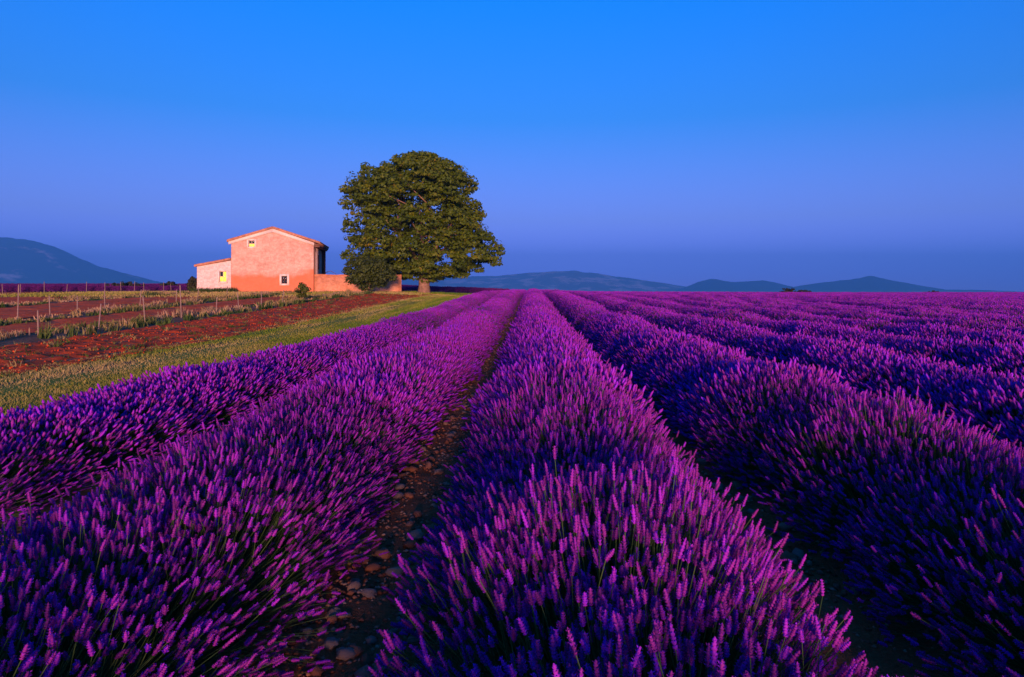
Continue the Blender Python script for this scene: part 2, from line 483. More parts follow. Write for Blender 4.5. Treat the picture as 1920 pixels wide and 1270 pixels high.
def heads_full(end, hd, g, fat=.76):
    """detailed heads: a whorled core and small lipped florets standing out of each whorl"""
    n = len(end)
    L = g.uniform(.030, .058, n)
    W = 6
    prof_t, prof_r = [0.0], [.0016]
    for w in range(W):
        t0 = 0.02 + w / W * .95 if w else 0.0
        t1 = t0 + .95 / W * .55
        big = (.0078 if w < 4 else (.0066 if w == 4 else .0046)) * (.8 if w == 0 else 1)
        prof_t += [t0 + .95 / W * .25, t1 + .015, t0 + .95 / W * .93]
        prof_r += [big * .85, big, big * .48]
    prof_t.append(1.0); prof_r.append(.0012)
    t, r = np.array(prof_t), np.array(prof_r) * fat
    k = 5
    a, b = frames(hd)
    th = np.arange(k) * 2 * np.pi / k
    ring = np.cos(th)[None, :, None] * a[:, None] + np.sin(th)[None, :, None] * b[:, None]
    sz = g.uniform(.85, 1.25, n)
    P = end[:, None] + hd[:, None] * (t[None, :, None] * L[:, None, None])
    jit = g.uniform(.75, 1.25, (n, len(t), k))
    V = P[:, :, None] + (r[None, :, None] * sz[:, None, None] * jit)[..., None] * ring[:, None]
    m = len(t)
    base = (np.arange(n) * m * k)[:, None, None, None]
    s = np.arange(m - 1)[None, :, None, None] * k
    j = np.arange(k)[None, None, :, None]
    j2 = (j + 1) % k
    F4 = np.concatenate([base + s + j, base + s + j2, base + s + k + j2, base + s + k + j], -1).reshape(-1, 4)
    spike_c = np.where(g.uniform(0, 1, n) < .12, g.uniform(-.35, -.1, n), g.uniform(.0, .5, n))
    c = np.clip(spike_c[:, None, None] + g.uniform(-.05, .25, (n, m, k)) , 0, 1).reshape(-1)
    V = V.reshape(-1, 3)
    # florets
    q = 4
    wi = np.arange(W)
    tw = (wi / W * .95 + .07)
    al = g.uniform(0, 2 * np.pi, (n, W, 1)) + np.arange(q)[None, None] * 2 * np.pi / q + g.normal(0, .25, (n, W, q))
    out = np.cos(al)[..., None] * a[:, None, None] + np.sin(al)[..., None] * b[:, None, None]
    side = np.cross(out, hd[:, None, None])
    c0 = end[:, None, None] + hd[:, None, None] * (tw[None, :, None] * L[:, None, None])[..., None] + out * (.0055 * fat)
    fs = (.0065 * fat * g.uniform(.5, 1.3, (n, W, q)) * np.where(wi >= 4, .7, 1)[None, :, None])[..., None]
    up = hd[:, None, None]
    p1 = c0 + side * fs * .62 + up * fs * .45
    p2 = c0 - side * fs * .62 + up * fs * .45
    p3 = c0 + out * fs * 1.1 + up * fs * .9
    p4 = c0 - up * fs * .35 + out * fs * .25
    FV = np.stack([p4, p1, p3, p2], 3).reshape(-1, 3)
    ff = np.arange(n * W * q * 4).reshape(-1, 4) + len(V)
    fc = np.clip(spike_c[:, None, None] + g.uniform(.25, .75, (n, W, q)), 0, 1).reshape(-1)
    V = np.concatenate([V, FV])
    c = np.concatenate([c, np.repeat(fc, 4)])
    return V, np.concatenate([F4, ff]), np.stack([c, c, c, np.ones_like(c)], 1)

def heads_mid(end, hd, g, fat=1.0, rings=5, k=4):
    n = len(end)
    L = g.uniform(.05, .08, n)
    t = np.linspace(0, 1, rings)
    r = np.interp(t, [0, .15, .5, .8, 1], [.003, .0095, .010, .0075, .0015]) * fat
    a, b = frames(hd)
    th = np.arange(k) * 2 * np.pi / k
    ring = np.cos(th)[None, :, None] * a[:, None] + np.sin(th)[None, :, None] * b[:, None]
    jit = g.uniform(.65, 1.4, (n, rings, k))
    V = (end[:, None] + hd[:, None] * (t[None, :, None] * L[:, None, None]))[:, :, None] + (r[None, :, None] * jit)[..., None] * ring[:, None]
    base = (np.arange(n) * rings * k)[:, None, None, None]
    s = np.arange(rings - 1)[None, :, None, None] * k
    j = np.arange(k)[None, None, :, None]
    j2 = (j + 1) % k
    F = np.concatenate([base + s + j, base + s + j2, base + s + k + j2, base + s + k + j], -1).reshape(-1, 4)
    c = np.clip(g.uniform(.05, .65, n)[:, None, None] + g.uniform(-.1, .4, (n, rings, k)), 0, 1).reshape(-1)
    return V.reshape(-1, 3), F, np.stack([c, c, c, np.ones_like(c)], 1)

def leaves_geo(n, length, g, half_w=.705, top=.62, w=.004):
    """narrow grey-green leaves filling the inside of a plant"""
    root, end, hd = spikes(n, length, g, half_w * .72, top * .72)
    d = end - root
    st = root + d * g.uniform(.1, .55, (n, 1))
    tip = root + d * g.uniform(.75, 1.08, (n, 1)) + g.normal(0, .03, (n, 3))
    a, b = frames(unit(d))
    ang = g.uniform(0, np.pi, (n, 1))
    s = (np.cos(ang) * a + np.sin(ang) * b) * w
    mid = (st + tip) / 2 + g.normal(0, .012, (n, 3))
    V = np.stack([st, mid - s, tip, mid + s], 1).reshape(-1, 3)
    F = np.arange(4 * n).reshape(-1, 4)
    c = np.repeat(g.uniform(0, .6, n), 4)
    return V, F, np.stack([c, c, c, np.ones_like(c)], 1)

def mound_geo(length, g, half_w=.705, top=.62):
    """the dense twiggy heart of a plant"""
    nu, nv = 14, 9
    u = np.linspace(-.5, .5, nu) * length * 1.05
    v = np.linspace(0, np.pi, nv)
    U, Vv = np.meshgrid(u, v, indexing='ij')
    e = np.sqrt(np.clip(1 - (np.abs(U) / (length * .55)) ** 4, .05, 1))
    k = (.52 + .12 * (vnoise(U * 9 + g.uniform(0, 50), Vv * 4, 3) - .5)) * e
    P = np.stack([np.cos(Vv) * half_w * k, U, np.sin(Vv) * top * k], -1).reshape(-1, 3)
    i = np.arange(nu * nv).reshape(nu, nv)
    F = np.stack([i[:-1, :-1], i[:-1, 1:], i[1:, 1:], i[1:, :-1]], -1).reshape(-1, 4)
    c = np.full(len(P), .02)
    return P, F, np.stack([c, c, c, np.ones_like(c)], 1)

def join(parts):
    V, F, C, I, n = [], [], [], [], 0
    for (v, f, c, mi) in parts:
        V.append(v); F.append(f + n); C.append(c); I.append(np.full(len(f), mi)); n += len(v)
    return np.concatenate(V), np.concatenate(F), np.concatenate(C), np.concatenate(I)
def build(name, parts, mats):
    V, F, C, I = join(parts)
    return mesh(name, V, [F], mats, mat_idx=I, attr={'tint': C})

PL = 0.62                                               # one plant's share of a row
near_meshes, mid_meshes, far_meshes = [], [], []
for i in range(3):
    g = np.random.default_rng(100 + i)
    rt, en, hd = spikes(1450, PL * 1.25, g)
    near_meshes.append((build('lavender_plant', [(*stems_geo(rt, en, hd, g, .0013), 0), (*leaves_geo(900, PL * 1.2, g), 0), (*mound_geo(PL * 1.2, g), 0)], [M['stem']]),
                        build('flower_spikes', [(*heads_full(en, hd, g), 0)], [M['flower']])))
for i in range(5):
    g = np.random.default_rng(200 + i)
    rt, en, hd = spikes(1150, PL * 1.25, g)
    mid_meshes.append(build('lavender_plant', [(*heads_mid(en, hd, g, 1.05), 0), (*stems_geo(rt, en, hd, g, .0016, 2), 1), (*leaves_geo(350, PL * 1.2, g, w=.006), 1), (*mound_geo(PL * 1.2, g), 1)], [M['flower'], M['stem']]))
FL = 3.0                                                # a far stretch of row
def stretch(seed, per_m, fat, rings, k, with_stem):
    g = np.random.default_rng(seed)
    parts = []
    for j in range(5):
        l = FL / 5
        rt, en, hd = spikes(int(per_m * l), l * 1.25, g)
        off = np.array([g.normal(0, .03), (j - 2) * l, 0])
        sc_ = np.array([1, 1, g.uniform(.9, 1.1)])
        geo = [(*heads_mid(en, hd, g, fat, rings, k), 0), (*mound_geo(l * 1.2, g), 1)]
        if with_stem: geo += [(*stems_geo(rt, en, hd, g, .003, 1), 1)]
        parts += [(v * sc_ + off, f, c, mi) for v, f, c, mi in geo]
    return build('plant_stretch', parts, [M['flower'], M['stem']])
far_meshes = [stretch(300 + i, 1000, 1.1, 3, 3, True) for i in range(4)]
vfar_meshes = [stretch(320 + i, 300, 2.0, 3, 3, True) for i in range(3)]

ORD = ['first', 'second', 'third', 'fourth', 'fifth', 'sixth', 'seventh', 'eighth', 'ninth', 'tenth', 'eleventh', 'twelfth']
ROW_LABEL = {-2: 'purple lavender row bordering the grass verge',
             -1: 'second lavender row from the grass verge, beside the stony red path',
             0: 'third lavender row from the grass verge, between two dirt paths',
             1: 'fourth lavender row from the grass verge, past the second dirt path'}
FIELD_END = 166
ROW_H = {-2: .70, -1: .86, 0: .99, 1: .95}
for k in range(-2, 9):
    x = row_x(k)
    root = obj('lavender_row', None, loc=(x, 0, 0))
    lab = ROW_LABEL.get(k, '%s lavender row counted from the grass verge' % ORD[k + 2])
    tag(root, lab, 'lavender row', 'lavender rows running to the horizon')
    sh = ROW_H.get(k, .88)
    x += {-1: .10, 1: -.08}.get(k, 0)
    root.location.x = x
    sw = {-1: .95}.get(k, 1.0)
    y = max(-.9, abs(x) * (1280 / (995 if x < 0 else 925)) - 4.6)
    while y < FIELD_END:
        d = math.hypot(x, y)
        s = sh * random.uniform(.93, 1.07) * (1 + .04 * math.sin(y * 3.3 + k * 2) + .03 * math.sin(y * 1.3 + k))
        rz = random.choice((0, math.pi)) + random.uniform(-.12, .12)
        jx = random.gauss(0, .03)
        if d < 5.6:
            pm, hm = random.choice(near_meshes)
            p = obj('lavender_plant', pm, root, (jx, y, gz(x, y) - .01), rz, (sw * random.uniform(.93, 1.06), 1, s))
            obj('flower_spikes', hm, p)
            y += PL * random.uniform(.9, 1.05)
        elif d < 17:
            obj('lavender_plant', random.choice(mid_meshes), root, (jx, y, gz(x, y) - .01), rz, (sw * random.uniform(.93, 1.06), 1.05, s))
            y += PL * random.uniform(.9, 1.05)
        else:
            yc = y + FL / 2 - .3
            p = obj('plant_stretch', random.choice(far_meshes if d < 70 else vfar_meshes), root, (jx, yc, gz(x, yc) - .01), random.choice((0, math.pi)), (1, 1.02, sh * random.uniform(.95, 1.06)))
            p.rotation_euler.x = math.atan((gz(x, yc + 1.5) - gz(x, yc - 1.5)) / 3) * (1 if abs(p.rotation_euler.z) < 1 else -1)
            p['kind'] = 'stuff'
            y += FL

def scatter_rows(name, pts, label, sources, cat, m=None):
    """a mass of rows too far off to tell apart: one object, stretches set on its points"""
    me = bpy.data.meshes.new(name)
    me.from_pydata([tuple(p) for p in pts], [], [])
    o = obj(name, me)
    tag(o, label, cat, kind='stuff')
    ng = bpy.data.node_groups.new(name + '_nodes', 'GeometryNodeTree')
    ng.interface.new_socket('Geometry', in_out='INPUT', socket_type='NodeSocketGeometry')
    ng.interface.new_socket('Geometry', in_out='OUTPUT', socket_type='NodeSocketGeometry')
    n, l = ng.nodes, ng.links
    gi, go = n.new('NodeGroupInput'), n.new('NodeGroupOutput')
    m2p = n.new('GeometryNodeMeshToPoints')
    iop = n.new('GeometryNodeInstanceOnPoints')
    oi = n.new('GeometryNodeObjectInfo'); oi.inputs['Object'].default_value = sources
    rv = n.new('FunctionNodeRandomValue'); rv.data_type = 'INT'
    rv.inputs[4].default_value = 0; rv.inputs[5].default_value = 1
    mul = n.new('ShaderNodeMath'); mul.operation = 'MULTIPLY'; mul.inputs[1].default_value = math.pi
    cx = n.new('ShaderNodeCombineXYZ')
    rs = n.new('FunctionNodeRandomValue'); rs.data_type = 'FLOAT'
    rs.inputs[2].default_value = .86; rs.inputs[3].default_value = 1.02
    cs = n.new('ShaderNodeCombineXYZ'); cs.inputs[0].default_value = 1; cs.inputs[1].default_value = 1.02
    l.new(gi.outputs[0], m2p.inputs['Mesh']); l.new(m2p.outputs[0], iop.inputs['Points'])
    l.new(oi.outputs['Geometry'], iop.inputs['Instance'])
    l.new(rv.outputs[2], mul.inputs[0]); l.new(mul.outputs[0], cx.inputs[2]); l.new(cx.outputs[0], iop.inputs['Rotation'])
    l.new(rs.outputs[1], cs.inputs[2]); l.new(cs.outputs[0], iop.inputs['Scale'])
    if m is None:
        l.new(iop.outputs[0], go.inputs[0])
    else:
        sm = n.new('GeometryNodeSetMaterial'); sm.inputs['Material'].default_value = m
        l.new(iop.outputs[0], sm.inputs['Geometry']); l.new(sm.outputs[0], go.inputs[0])
    md = o.modifiers.new('rows', 'NODES'); md.node_group = ng
    return o
# the source stretch is itself one stretch of the ninth row's continuation, standing in the field
k = 9
src = [c for c in col.objects if c.name.startswith('plant_stretch') and c.data in vfar_meshes][0]
pts_near, pts = [], []
for k in range(9, 66):
    x = row_x(k)
    y = x * (1280 / 925) - 10
    while y < FIELD_END:
        (pts_near if y < 70 else pts).append((x + random.gauss(0, .04), y, gz(x, y) - .01))
        y += FL
src_n = [c for c in col.objects if c.name.startswith('plant_stretch') and c.data in far_meshes][0]
scatter_rows('lavender_field', pts + pts_near, 'purple lavender rows merging into one mass towards the hills', src, 'lavender field')
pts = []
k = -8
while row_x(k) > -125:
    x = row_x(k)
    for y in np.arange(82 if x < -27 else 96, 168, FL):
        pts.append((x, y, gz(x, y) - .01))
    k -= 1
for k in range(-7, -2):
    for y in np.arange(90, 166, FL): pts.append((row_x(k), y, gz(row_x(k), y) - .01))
scatter_rows('lavender_field', pts, 'dark purple lavender strip behind the vineyard and house', src, 'lavender field', M['flower_dark'])

# ------------------------------------------------------------------ stones on the paths
def lump(seed, nlat=5, nlon=8, rough_=.3):
    g = np.random.default_rng(seed)
    P = [(0, 0, 1)]
    for i in range(1, nlat):
        a = math.pi * i / nlat
        P += [(math.sin(a) * math.cos(2 * math.pi * j / nlon), math.sin(a) * math.sin(2 * math.pi * j / nlon), math.cos(a)) for j in range(nlon)]
    P.append((0, 0, -1))
    P = np.array(P) * (1 + g.uniform(-rough_, rough_, (len(P), 1)) * .7)
    F3, F4 = [], []
    for j in range(nlon):
        F3.append((0, 1 + j, 1 + (j + 1) % nlon))
        b = 1 + (nlat - 2) * nlon
        F3.append((b + (j + 1) % nlon, b + j, len(P) - 1))
        for i in range(nlat - 2):
            a0 = 1 + i * nlon
            F4.append((a0 + j, a0 + nlon + j, a0 + nlon + (j + 1) % nlon, a0 + (j + 1) % nlon))
    return P * np.array([1, .75, .55]), np.array(F3), np.array(F4)
stone_meshes = []
for i in range(7):
    P, F3, F4 = lump(40 + i, 5, 7, .5)
    stone_meshes.append(mesh('stone', P, [F3, F4], M['stone'], smooth=False))
def scatter_stones(parent, xc, n, y0, y1, spread):
    for i in range(n):
        y = y0 + (y1 - y0) * random.random() ** 1.3
        x = xc + random.uniform(-spread, spread)
        s = random.choice((.016, .02, .026, .034, .045)) * random.uniform(.8, 1.2)
        o = obj('stone', random.choice(stone_meshes), parent, (x, y, gz(x, y) + .012 + s * .25), random.uniform(0, 6.3), (s, s * random.uniform(.8, 1.2), s * random.uniform(.8, 1.2)))
        o.rotation_euler.x = random.gauss(0, .2)
scatter_stones(path_l, row_x(-.5), 190, 2.2, 8.5, .3)
scatter_stones(path_r, row_x(.5), 70, 3.0, 9, .25)
def gravel(name, parent, xc, n, y0, y1, seed):
    g = np.random.default_rng(seed)
    b = MB()
    octa = np.array([(1, 0, 0), (-1, 0, 0), (0, 1, 0), (0, -1, 0), (0, 0, 1), (0, 0, -1)], float)
    of = np.array([(0, 2, 4), (2, 1, 4), (1, 3, 4), (3, 0, 4), (2, 0, 5), (1, 2, 5), (3, 1, 5), (0, 3, 5)])
    y = y0 * (y1 / y0) ** g.uniform(0, 1, n)
    x = xc + g.uniform(-.42, .42, n)
    s = g.uniform(.005, .014, n) * (1 + y / 12)
    V = octa[None] * g.uniform(.6, 1.3, (n, 6, 3)) * s[:, None, None] * np.array([1, 1, .6])
    th = g.uniform(0, 6.3, n)
    c, sn = np.cos(th)[:, None], np.sin(th)[:, None]
    V = np.stack([V[..., 0] * c - V[..., 1] * sn, V[..., 0] * sn + V[..., 1] * c, V[..., 2]], -1)
    V += np.stack([x, y, ground_z(x, y) + .016], -1)[:, None]
    F = (of[None] + (np.arange(n) * 6)[:, None, None]).reshape(-1, 3)
    o = obj(name, mesh(name, V.reshape(-1, 3), [F], M['gravel']), parent)
    o['kind'] = 'stuff'
def gravel_mat():
    m, n, l, b = mat('gravel', .9, .15)
    w = n.new('ShaderNodeTexWhiteNoise'); w.noise_dimensions = '3D'
    g = n.new('ShaderNodeNewGeometry')
    l.new(ramp(n, l, g.outputs['Random Per Island'], [(0, (.16, .045, .02)), (.5, (.28, .09, .045)), (.85, (.34, .16, .10)), (1, (.40, .24, .17))]), b.inputs['Base Color'])
    return m
M['gravel'] = gravel_mat()
gravel('gravel', path_l, row_x(-.5), 6500, 2.0, 60, 1)
gravel('gravel', path_r, row_x(.5), 2500, 2.5, 40, 2)
def clods():
    g = np.random.default_rng(5)
    n = 3500
    b = MB()
    octa = np.array([(1, 0, 0), (-1, 0, 0), (0, 1, 0), (0, -1, 0), (0, 0, 1), (0, 0, -1)], float)
    of = np.array([(0, 2, 4), (2, 1, 4), (1, 3, 4), (3, 0, 4), (2, 0, 5), (1, 2, 5), (3, 1, 5), (0, 3, 5)])
    x, y = g.uniform(PL0, PL1, n), 8 + 46 * g.uniform(0, 1, n) ** 1.4
    s = g.uniform(.010, .032, n)
    V = octa[None] * g.uniform(.6, 1.3, (n, 6, 3)) * s[:, None, None] + np.stack([x, y, ground_z(x, y) + .02 + .11 * (fbm(x * 5.0, y * 4.0, 4, 21) - .5)], -1)[:, None]
    F = (of[None] + (np.arange(n) * 6)[:, None, None]).reshape(-1, 3)
    tag(obj('soil_clods', mesh('soil_clods', V.reshape(-1, 3), [F], M['plough'])), 'loose red clods over the ploughed strip', 'soil', kind='stuff')
clods()

# ------------------------------------------------------------------ grass and weeds
def blades(x, y, h, w, tint, g, lean=.35, z=0.0):
    n = len(x)
    a = g.uniform(0, 2 * np.pi, n)
    sd = np.stack([np.cos(a), np.sin(a), np.zeros(n)], 1) * w[:, None]
    ld = np.stack([g.normal(0, lean, n), g.normal(0, lean, n), np.ones(n)], 1)
    b = np.stack([x, y, ground_z(x, y) + z], 1)
    m = b + ld * (h * .55)[:, None] * np.array([.6, .6, 1])
    t = b + ld * h[:, None]
    V = np.stack([b - sd, b + sd, m + sd * .7, m - sd * .7, t], 1).reshape(-1, 3)
    i = np.arange(n)[:, None] * 5
    F4 = i + np.array([[0, 1, 2, 3]])
    F3 = i + np.array([[3, 2, 4]])
    c = np.repeat(tint, 5)
    return V, F3, F4, np.stack([c, c, c, np.ones_like(c)], 1)
def blades_obj(name, label, cat, m, *args, **kw):
    V, F3, F4, C = blades(*args, **kw)
    return tag(obj(name, mesh(name, V, [F3, F4], m, attr={'tint': C})), label, cat, kind='stuff')
g = np.random.default_rng(77)
n = 150000
y = 5.0 * (62 / 5.0) ** g.uniform(0, 1, n)
x = g.uniform(-8.5, -4.0, n)
# bands along the verge: green by the lavender, straw in the wheel tracks, mixed by the soil
band = np.interp(x, [-8.9, -8.2, -7.6, -7.0, -6.4, -5.8, -5.2, -4.0], [.75, .8, .55, .8, .42, .32, .2, .08])
pt = .5 * fbm(x * .8, y * .35, 3, 61) + .5 * fbm(x * 3.2, y * .12, 3, 63)
ti = np.clip(band + (pt - .5) * 1.5 + g.normal(0, .12, n), 0, 1)
keep = g.uniform(0, 1, n) < np.interp(x, [-8.9, -8.2, -7.6, -7.3, -6.9, -6.2, -4], [.25, .7, .5, .35, .7, 1, 1])
x, y, ti = x[keep], y[keep], ti[keep]
n = len(x)
hh = g.uniform(.015, .05, n) * (1 + .5 * pt[keep])
blades_obj('verge_grass', 'short green and straw grass along the lavender', 'grass', M['grass'], x, y, hh, .003 + .00035 * y, ti, g, lean=.5)
# straw grass on the rise in front of the house, and round the tree foot
n = 42000
x, y = g.uniform(-38, -2.5, n), g.uniform(44, 74, n)
ok = ((x < -8.6) & ((y > 52) | (x < -12.4))) | (y > 62)
x, y = x[ok], y[ok]; n = len(x)
pt = fbm(x * .35, y * .35, 3, 71)
ti = np.clip(.75 + (pt - .5) * 1.1 + g.normal(0, .12, n) - .75 * sstep(-14, -10, x) * sstep(58, 64, y), 0, 1)
blades_obj('dry_grass', 'dry straw grass on the rise before the house', 'grass', M['grass'], x, y, g.uniform(.06, .2, n), np.full(n, .022), ti, g, lean=.4)
# weedy strips between the vines
for k, (xa, xb, y0, y1, label) in enumerate(((-14.3, -12.1, 10, 54, 'tall weeds along the vine row beside the ploughed strip'),
                                             (-19.1, -17.1, 14, 54, 'weeds along the second vine row from the ploughed strip'),
                                             (-27.4, -25.1, 20, 54, 'weeds along the third vine row from the ploughed strip'))):
    T = int((y1 - y0) * 19)
    tx, ty = g.uniform(xa, xb, T), g.uniform(y0, y1, T)
    kp = (fbm(tx * .4, ty * .22, 3, 87 + k) > .47) | (g.uniform(0, 1, T) < .3)
    tx, ty = tx[kp], ty[kp]
    T = len(tx)
    edge = sstep(xb - .9, xb - .1, tx)
    per = 16
    X = np.repeat(tx, per) + g.normal(0, .09, T * per)
    Y = np.repeat(ty, per) + g.normal(0, .09, T * per)
    clump = fbm(tx * .5, ty * .28, 3, 81 + k)
    dry = np.clip(.64 - .5 * edge + (fbm(tx * .9, ty * .5, 2, 91 + k) - .5) * 1.3 + g.normal(0, .1, T), 0, 1)
    hgt = (.05 + .6 * np.clip(clump - .42, 0, 1) * (1 - .3 * edge) + .12 * g.uniform(0, 1, T) ** 3)
    blades_obj('weeds', label, 'weeds', M['weed'], X, Y, np.repeat(hgt, per) * g.uniform(.5, 1.4, T * per), np.full(T * per, .011) + .0006 * Y,
               np.clip(np.repeat(dry, per) + g.normal(0, .08, T * per), 0, 1), g, lean=.35)
# low weeds on the ploughed soil
T = 260
tx, ty = g.uniform(PL0, PL1, T), 9 + 45 * g.uniform(0, 1, T) ** 1.3
per = 14
blades_obj('soil_weeds', 'small green weeds dotted over the ploughed red soil', 'weeds', M['weed'], np.repeat(tx, per) + g.normal(0, .07, T * per), np.repeat(ty, per) + g.normal(0, .07, T * per),
           g.uniform(.04, .14, T * per), np.full(T * per, .012), np.clip(np.repeat(g.uniform(0, .7, T), per), 0, 1), g, lean=.7)

# ------------------------------------------------------------------ trees and bushes
def leaf_cloud(centres, radii, per, size, g, flat_=.7, droop=.0, base_tint=None):
    n = len(centres)
    d = unit(g.normal(0, 1, (n, per, 3)))
    rr = g.uniform(.35, 1, (n, per, 1)) ** .6
    P = centres[:, None] + d * rr * radii[:, None, None] * np.array([1, 1, flat_])
    P[..., 2] -= droop * radii[:, None] * (d[..., 0] ** 2 + d[..., 1] ** 2)
    P = P.reshape(-1, 3)
    m = len(P)
    nrm = unit(d.reshape(-1, 3) + g.normal(0, .6, (m, 3)) + np.array([0, -.1, .35]))
    a, b = frames(nrm)
    th = g.uniform(0, 2 * np.pi, (m, 1))
    u = np.cos(th) * a + np.sin(th) * b
    w = np.cross(nrm, u)
    s = size * g.uniform(.6, 1.3, (m, 1))
    V = np.stack([P - u * s * .6, P + w * s * .36 + nrm * s * .1, P + u * s * .7, P - w * s * .36 + nrm * s * .1], 1).reshape(-1, 3)
    F = np.arange(4 * m).reshape(-1, 4)
    bt = g.uniform(.2, .75, n) if base_tint is None else base_tint
    c = np.clip(np.repeat(bt, per) + g.normal(0, .15, m), 0, 1)
    c = np.repeat(c, 4)
    return V, F, np.stack([c, c, c, np.ones_like(c)], 1)

def big_tree():
    base = Vector((-10.0, 64.0, gz(-10, 64)))
    root = obj('shade_tree', None, loc=base)
    tag(root, 'large round-crowned green shade tree beside the yard wall', 'tree')
    g = np.random.default_rng(17)
    mpp = 64 / 1280
    # crown outline: height above the foot against reach to each side (metres)
    zz = (547 - np.array([512, 500, 487, 470, 445, 420, 395, 370, 345, 325, 310, 300, 290, 284])) * mpp
    lf = (795 - np.array([770, 690, 655, 642, 648, 645, 648, 640, 640, 655, 675, 705, 738, 768])) * mpp
    rt = (np.array([825, 895, 942, 952, 940, 920, 914, 912, 906, 895, 875, 855, 828, 803]) - 795) * mpp
    C, Rr, Tn = [], [], []
    while len(C) < 760:
        z = g.uniform(zz[0], zz[-1])
        l_, r_ = np.interp(z, zz, lf), np.interp(z, zz, rt)
        a = g.uniform(0, 2 * np.pi)
        rho = g.uniform(0, 1) ** .33
        # plan outline: left reach, right reach, mean reach in depth
        ex = (r_ if math.cos(a) > 0 else l_)
        ey = (l_ + r_) / 2 * .95
        x_, y_ = math.cos(a) * ex * rho, math.sin(a) * ey * rho
        rad0 = g.uniform(.5, .95)
        sx = 1 - rad0 * .62 / max(ex, 1)
        if fbm(np.array(a * 2.2 + 7), np.array(z * .55), 3, 5) < .27 and rho > .5: continue      # gaps between the boughs
        C.append((x_ * sx, y_ * sx, z - rad0 * .25)); Rr.append(rad0)
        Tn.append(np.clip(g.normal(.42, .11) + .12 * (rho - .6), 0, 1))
    C, Rr, Tn = np.array(C), np.array(Rr), np.array(Tn)
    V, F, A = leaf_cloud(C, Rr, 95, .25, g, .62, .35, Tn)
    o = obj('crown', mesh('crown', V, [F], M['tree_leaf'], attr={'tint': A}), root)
    b = MB()
    b.tube([(0, 0, -.25), (0, 0, .15), (.02, 0, .7), (0, 0, 1.5), (.05, .02, 2.4)], [.85, .62, .52, .5, .56], 12)
    obj('trunk', b.mesh('trunk', M['bark'], True), root)
    pick = g.choice(len(C), 46, replace=False)
    heads = [(math.cos(t) * .3, math.sin(t) * .3, 2.2) for t in np.linspace(0, 6.28, 8)]
    for i in range(7):
        t = i * 2 * math.pi / 7 + .3
        b = MB()
        e = np.array([math.cos(t) * 3.0, math.sin(t) * 3.0, g.uniform(4.6, 6.8)])
        s = np.array([math.cos(t) * .2, math.sin(t) * .2, 2.15])
        mid = (s + e) / 2 + np.array([0, 0, .35])
        b.tube([s, mid, e, e * np.array([1.5, 1.5, 1.25])], [.26, .19, .12, .05], 7)
        for q in pick[i::7]:
            if (C[q, 0] * e[0] + C[q, 1] * e[1]) > 0:
                b.tube([e * .8 + s * .2, (e + C[q]) / 2 + np.array([0, 0, .2]), C[q]], [.09, .06, .02], 5)
        obj('limb', b.mesh('limb', M['bark'], True), root)
big_tree()

def bush(name, label, cat, x, y, h, w, n_cl, per, leaf, m, seed, stem_h=.3, group=None, low=.12, gapthr=.0, tint=(.3, .15), stem=True):
    g = np.random.default_rng(seed)
    root = obj(name, None, loc=(x, y, gz(x, y)))
    tag(root, label, cat, group)
    C, Rr = [], []
    while len(C) < n_cl:
        p = g.normal(0, 1, 3); p /= np.linalg.norm(p)
        p *= g.uniform(0, 1) ** .4
        q = np.array([p[0] * w / 2, p[1] * w / 2, h * low + (p[2] * .5 + .5) * h * (1 - low)])
        lim = np.interp((p[2] * .5 + .5), [0, .3, 1], [.7, 1, .85])
        q[:2] *= lim
        C.append(q * .9); Rr.append(g.uniform(.10, .19) * min(h, w) * 1.1)
    C, Rr = np.array(C), np.array(Rr)
    V, F, A = leaf_cloud(C, Rr, per, leaf, g, .7, .2, np.clip(g.normal(tint[0], tint[1], len(C)), 0, 1))
    V[:, 2] = np.maximum(V[:, 2], .01)
    obj('crown', mesh('crown', V, [F], m, attr={'tint': A}), root)
    if stem:
        b = MB()
        r0 = max(.03, h * .028)
        b.tube([(0, 0, -.1), (.02, 0, h * .25), (0, .03, h * .6)], [r0, r0 * .8, r0 * .3], 7)
        for i in range(5):
            e = C[g.integers(len(C))]
            b.tube([(0, 0, h * .2), tuple(e * .55 + np.array([0, 0, h * .1])), tuple(e)], [r0 * .6, r0 * .4, r0 * .15], 5)
        obj('trunk', b.mesh('trunk', M['bark'], True), root)
    return root
bush('small_tree', 'small dark leafy tree in front of the yard wall', 'tree', -13.05, 55.0, 3.3, 4.6, 120, 70, .16, M['bush_leaf'], 4, low=.17)
bush('shrub', 'small green shrub standing in the red soil before the house', 'shrub', -13.1, 39.2, 1.15, 1.15, 26, 40, .10, M['bush_leaf'], 9, low=.25, tint=(.55, .2))
for i, (px, yd, h, w, lab) in enumerate(((232, 88, 1.5, 5.4, 'wide dark bush beyond the vineyard stakes'), (318, 90, 1.4, 2.9, 'rounded dark bush between the vineyard and the lean-to'),
                                         (363, 66, 1.7, 1.2, 'narrow dark bush close against the lean-to corner'))):
    xx = (px - 995) / 1280 * yd
    bush('bush', lab, 'bush', xx, yd, h, w, 60, 50, .16, M['far_leaf'], 30 + i, low=.05)
for i, (px, yd, h, w, lab) in enumerate(((1478, 172, 1.9, 5.2, 'larger dark tree on the skyline over the lavender'), (1508, 173, 1.45, 4.2, 'lower dark tree adjoining the larger skyline tree'),
                                         (1750, 173, 1.15, 3.2, 'tiny dark tree alone on the lavender skyline'), (1003, 174, 1.0, 2.6, 'tiny dark bush where the central lavender rows meet the hills'))):
    xx = (px - 995) / 1280 * yd
    bush('distant_tree', lab, 'tree', xx, yd, h, w, 60, 40, .22, M['far_leaf'], 50 + i, low=.05)

